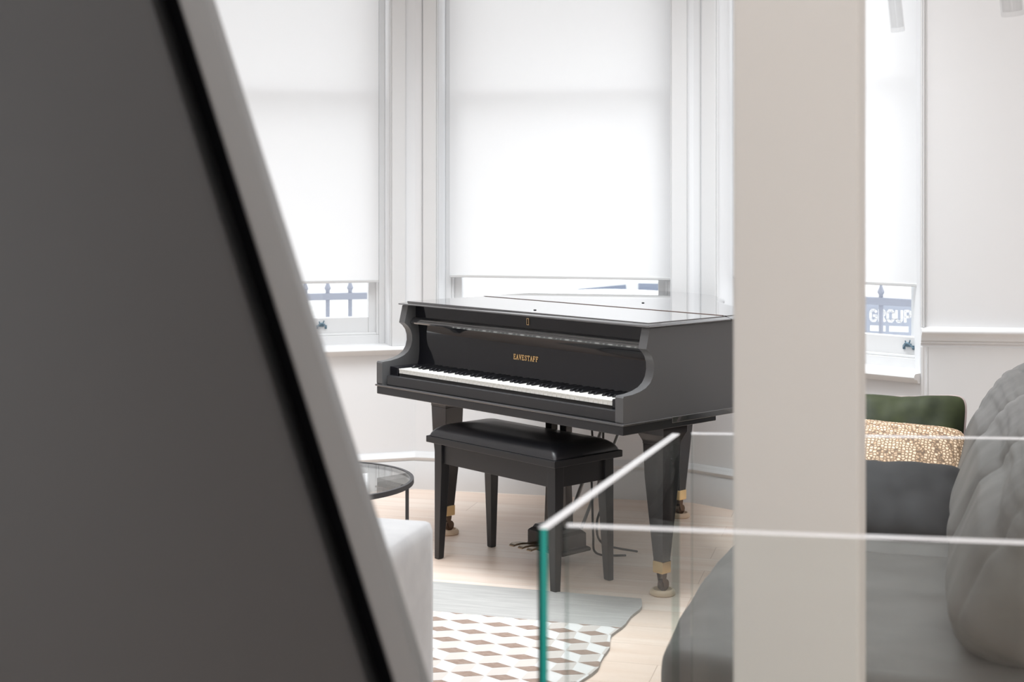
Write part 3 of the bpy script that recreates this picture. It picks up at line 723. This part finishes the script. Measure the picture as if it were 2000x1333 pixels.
def pillow(name, w, h, t, mts, label, loc, tilt, rz=0, roll=0, pipe=None, group=None, n=36, wr=.006, seed=0, ear=.07):
    root = empty(name, (0, 0, 0), label=label, cat='cushion')
    Ms = Matrix.Translation(Vector((.341, 3.254, 0))) @ Matrix.Rotation(-R(17.7), 4, 'Z')
    M = Ms @ Matrix.Translation(Vector(loc)) @ Matrix.Rotation(rz, 4, 'Z') @ Matrix.Rotation(tilt, 4, 'X') @ Matrix.Rotation(roll, 4, 'Z')
    root.matrix_world = M
    if group: root['group'] = group
    bm = bmesh.new(); G = {}
    def edgexy(a, b):
        k = (abs(a)*abs(b))**6*.10     # blunt corners
        sag = ear*(1-a*a)*(1.9 if b > 0 else .6)
        return (w/2*a*(1-ear*(1-b*b)-k), h/2*b*(1-sag-k))
    for s in (1, -1):
        for i in range(n+1):
            for j in range(n+1):
                a, b = -math.cos(PI*i/n), -math.cos(PI*j/n)
                x, y = edgexy(a, b)
                th = t/2*((1-a*a)*(1-b*b))**.42
                wrk = noise.noise(Vector((x*10+seed, y*10, s*3+seed)))*wr + noise.noise(Vector((x*26+seed, y*9, s)))*wr*.7
                z = s*(th+wrk*min(1, th/(t*.2)))
                key = (i, j, s)
                if i in (0, n) or j in (0, n): 
                    k2 = (i, j, 1)
                    if s == -1: G[key] = G[k2]; continue
                    z = 0
                G[key] = bm.verts.new((x, y, z))
        for i in range(n):
            for j in range(n):
                f = [G[(i, j, s)], G[(i+1, j, s)], G[(i+1, j+1, s)], G[(i, j+1, s)]]
                bm.faces.new(f if s == 1 else f[::-1])
    m = MB(); m.bm.free(); m.bm = bm; m.build('cover', mts, root, ang=180)
    if pipe:
        pts = []
        for k in range(n): pts.append((-math.cos(PI*k/n), -1))
        for k in range(n): pts.append((1, -math.cos(PI*k/n)))
        for k in range(n): pts.append((math.cos(PI*k/n), 1))
        for k in range(n): pts.append((-1, math.cos(PI*k/n)))
        p_ = MB(); p_.tube([(*edgexy(a, b), 0) for a, b in pts], .0056, 8, closed=True); p_.build('piping', pipe, root)
    return root
GRP = 'scatter cushions at the far end of the sofa'
pillow('scatter_cushion', .56, .42, .17, GREENV, 'olive green velvet cushion with pink piping, rearmost of the three on the sofa', (.40, 1.98, .575), R(60), roll=R(0), pipe=PIPE, group=GRP, seed=3, wr=.014)
pillow('scatter_cushion', .54, .40, .15, SCALES, 'cushion in a gold and brown scale pattern, between the green and the charcoal ones', (.40, 1.66, .550), R(42), roll=R(-3), group=GRP, seed=9, wr=.003, ear=.03)
pillow('scatter_cushion', .56, .42, .16, DKV, 'charcoal velvet cushion with pink piping, nearest of the three on the sofa', (.40, 1.34, .505), R(24), roll=R(2), pipe=PIPE, group=GRP, seed=5, wr=.008)

# ------------------------------------------------------------------ column
col = MB()
pc = (.358, 2.30); a = R(-16.8); dx = Vector((math.cos(a), math.sin(a))); dy = Vector((-math.sin(a), math.cos(a)))
col.box(0, .2, 0, .2, 0, ZC)
tag(col.build('column', COLM, loc=(pc[0], pc[1], 0), rot=(0, 0, a), bevel=.007, seg=4), 'square off-white column standing inside the glass balustrade', 'column')

# ------------------------------------------------------------------ glass balustrade
GH = 1.0; GT = .0156
def pane(name, A, B, label, teal=False, h=GH):
    """A->B along the pane; near end at A"""
    L = math.hypot(B[0]-A[0], B[1]-A[1]); ang = math.atan2(B[1]-A[1], B[0]-A[0])
    m = MB(); bm = m.bm; t = GT/2; ch = .0014; hz = h
    out = [(0, -t+ch), (0, t-ch*3.6) if teal else (0, t-ch), (ch*(1.2 if teal else 1), t), (L-ch, t), (L, t-ch), (L, -t+ch), (L-ch, -t), (ch, -t)]
    rings = [[(x, y, 0) for x, y in out], [(x, y, hz-ch) for x, y in out], [(min(max(x, ch), L-ch), max(-t+ch, min(t-ch, y)), hz) for x, y in out]]
    R_ = [[bm.verts.new(p) for p in r] for r in rings]; n = len(out)
    mi_side = {0: 1 if teal else 3, 1: 4 if teal else 3, 2: 0, 3: 3, 4: 3, 5: 3, 6: 0, 7: 3}
    for i in range(n): bm.faces.new((R_[0][i], R_[0][(i+1) % n], R_[1][(i+1) % n], R_[1][i])).material_index = mi_side[i]
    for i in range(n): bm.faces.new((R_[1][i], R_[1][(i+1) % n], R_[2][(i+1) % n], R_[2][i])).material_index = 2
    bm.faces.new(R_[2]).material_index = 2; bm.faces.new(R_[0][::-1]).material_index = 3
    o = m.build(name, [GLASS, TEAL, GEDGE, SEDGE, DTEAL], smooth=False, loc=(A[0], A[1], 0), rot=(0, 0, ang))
    return tag(o, label, 'glass balustrade', 'glass panels of the balustrade')
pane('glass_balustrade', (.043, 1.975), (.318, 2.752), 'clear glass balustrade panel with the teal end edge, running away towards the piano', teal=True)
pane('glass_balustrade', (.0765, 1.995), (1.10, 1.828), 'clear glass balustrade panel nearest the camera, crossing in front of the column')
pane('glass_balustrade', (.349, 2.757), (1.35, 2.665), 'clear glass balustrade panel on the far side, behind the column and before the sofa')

# ------------------------------------------------------------------ slanted charcoal board in the foreground
k = 1.7/2770
bx = empty('slanted_board', (0, 1.7, 0), 0, label='tall charcoal board with a slanted grooved edge in the left foreground', cat='board')
def edge_x(z): return -.368 - (z-1.698)*.3155
def slab(name, prof, m, closed_bottom=0.0, ztop=2.75):
    mb = MB(); lo = [(edge_x(0)-t, y, 0) for t, y in prof]; hi = [(edge_x(ztop)-t, y, ztop) for t, y in prof]
    mid = [[(edge_x(z)-t, y, z) for t, y in prof] for z in (0, .7, 1.4, 2.1, ztop)]
    mb.rings(mid); return mb.build(name, m, bx, ang=40)
slab('board_face', [(.062, .060), (.062, .018), (.066, .005), (.078, .0), (1.0, .0), (1.0, .07), (.062, .07)], PANEL)
slab('groove', [(.0335, .062), (.0615, .062), (.0615, .07), (.0335, .07)], mat('matt_black_groove', (.003, .003, .004), .9, spec=.1))
slab('edge_trim', [(.0, .020), (.0015, .014), (.020, .002), (.029, .000), (.033, .006), (.033, .07), (.0, .07)], PANELR)

# ------------------------------------------------------------------ pendant glass tubes
def pendant(x, y, z, r, tilt, label, length=.45):
    root = empty('pendant_light', (x, y, z), 0, label=label, cat='pendant light', group='glass tube pendants near the ceiling')
    M = Matrix.Rotation(tilt, 4, 'Y')
    t_ = MB(); n = 24
    prof = [(r*.2, .0), (r*.96, .0), (r, .004), (r, length), (r*.86, length), (r*.86, .014), (r*.2, .012)]
    t_.rings([[tuple(M @ Vector((a*math.cos(2*PI*i/n), a*math.sin(2*PI*i/n), h))) for i in range(n)] for a, h in prof]); t_.build('glass_tube', TUBEG, root, ang=40)
    e = M @ Vector((0, 0, length))
    t_ = MB(); t_.tube([M @ Vector((0, 0, length*.55)), e], r*.5, 12); t_.lathe([(r*1.05, -.01), (r*1.05, .03), (r*.4, .05)], tuple(e), 20); t_.build('lamp_holder', STEEL, root)
    t_ = MB(); t_.tube([e, (e.x, e.y, ZC-z-.02)], .003, 8); t_.build('flex', CORD, root)
    t_ = MB(); t_.lathe([(.05, -.03), (.05, 0)], (e.x, e.y, ZC-z), 24); t_.build('ceiling_rose', TRIMW, root)
pendant((1754-1000)/2770*4.2, 4.2, CAM_H+316*4.2/2770, .020, R(-6), 'frosted glass tube pendant hanging before the right bay window')
pendant((1978-1000)/2770*4.0, 4.0, CAM_H+347*4.0/2770, .031, R(-5), 'clear glass tube pendant at the top right corner, before the plain wall')
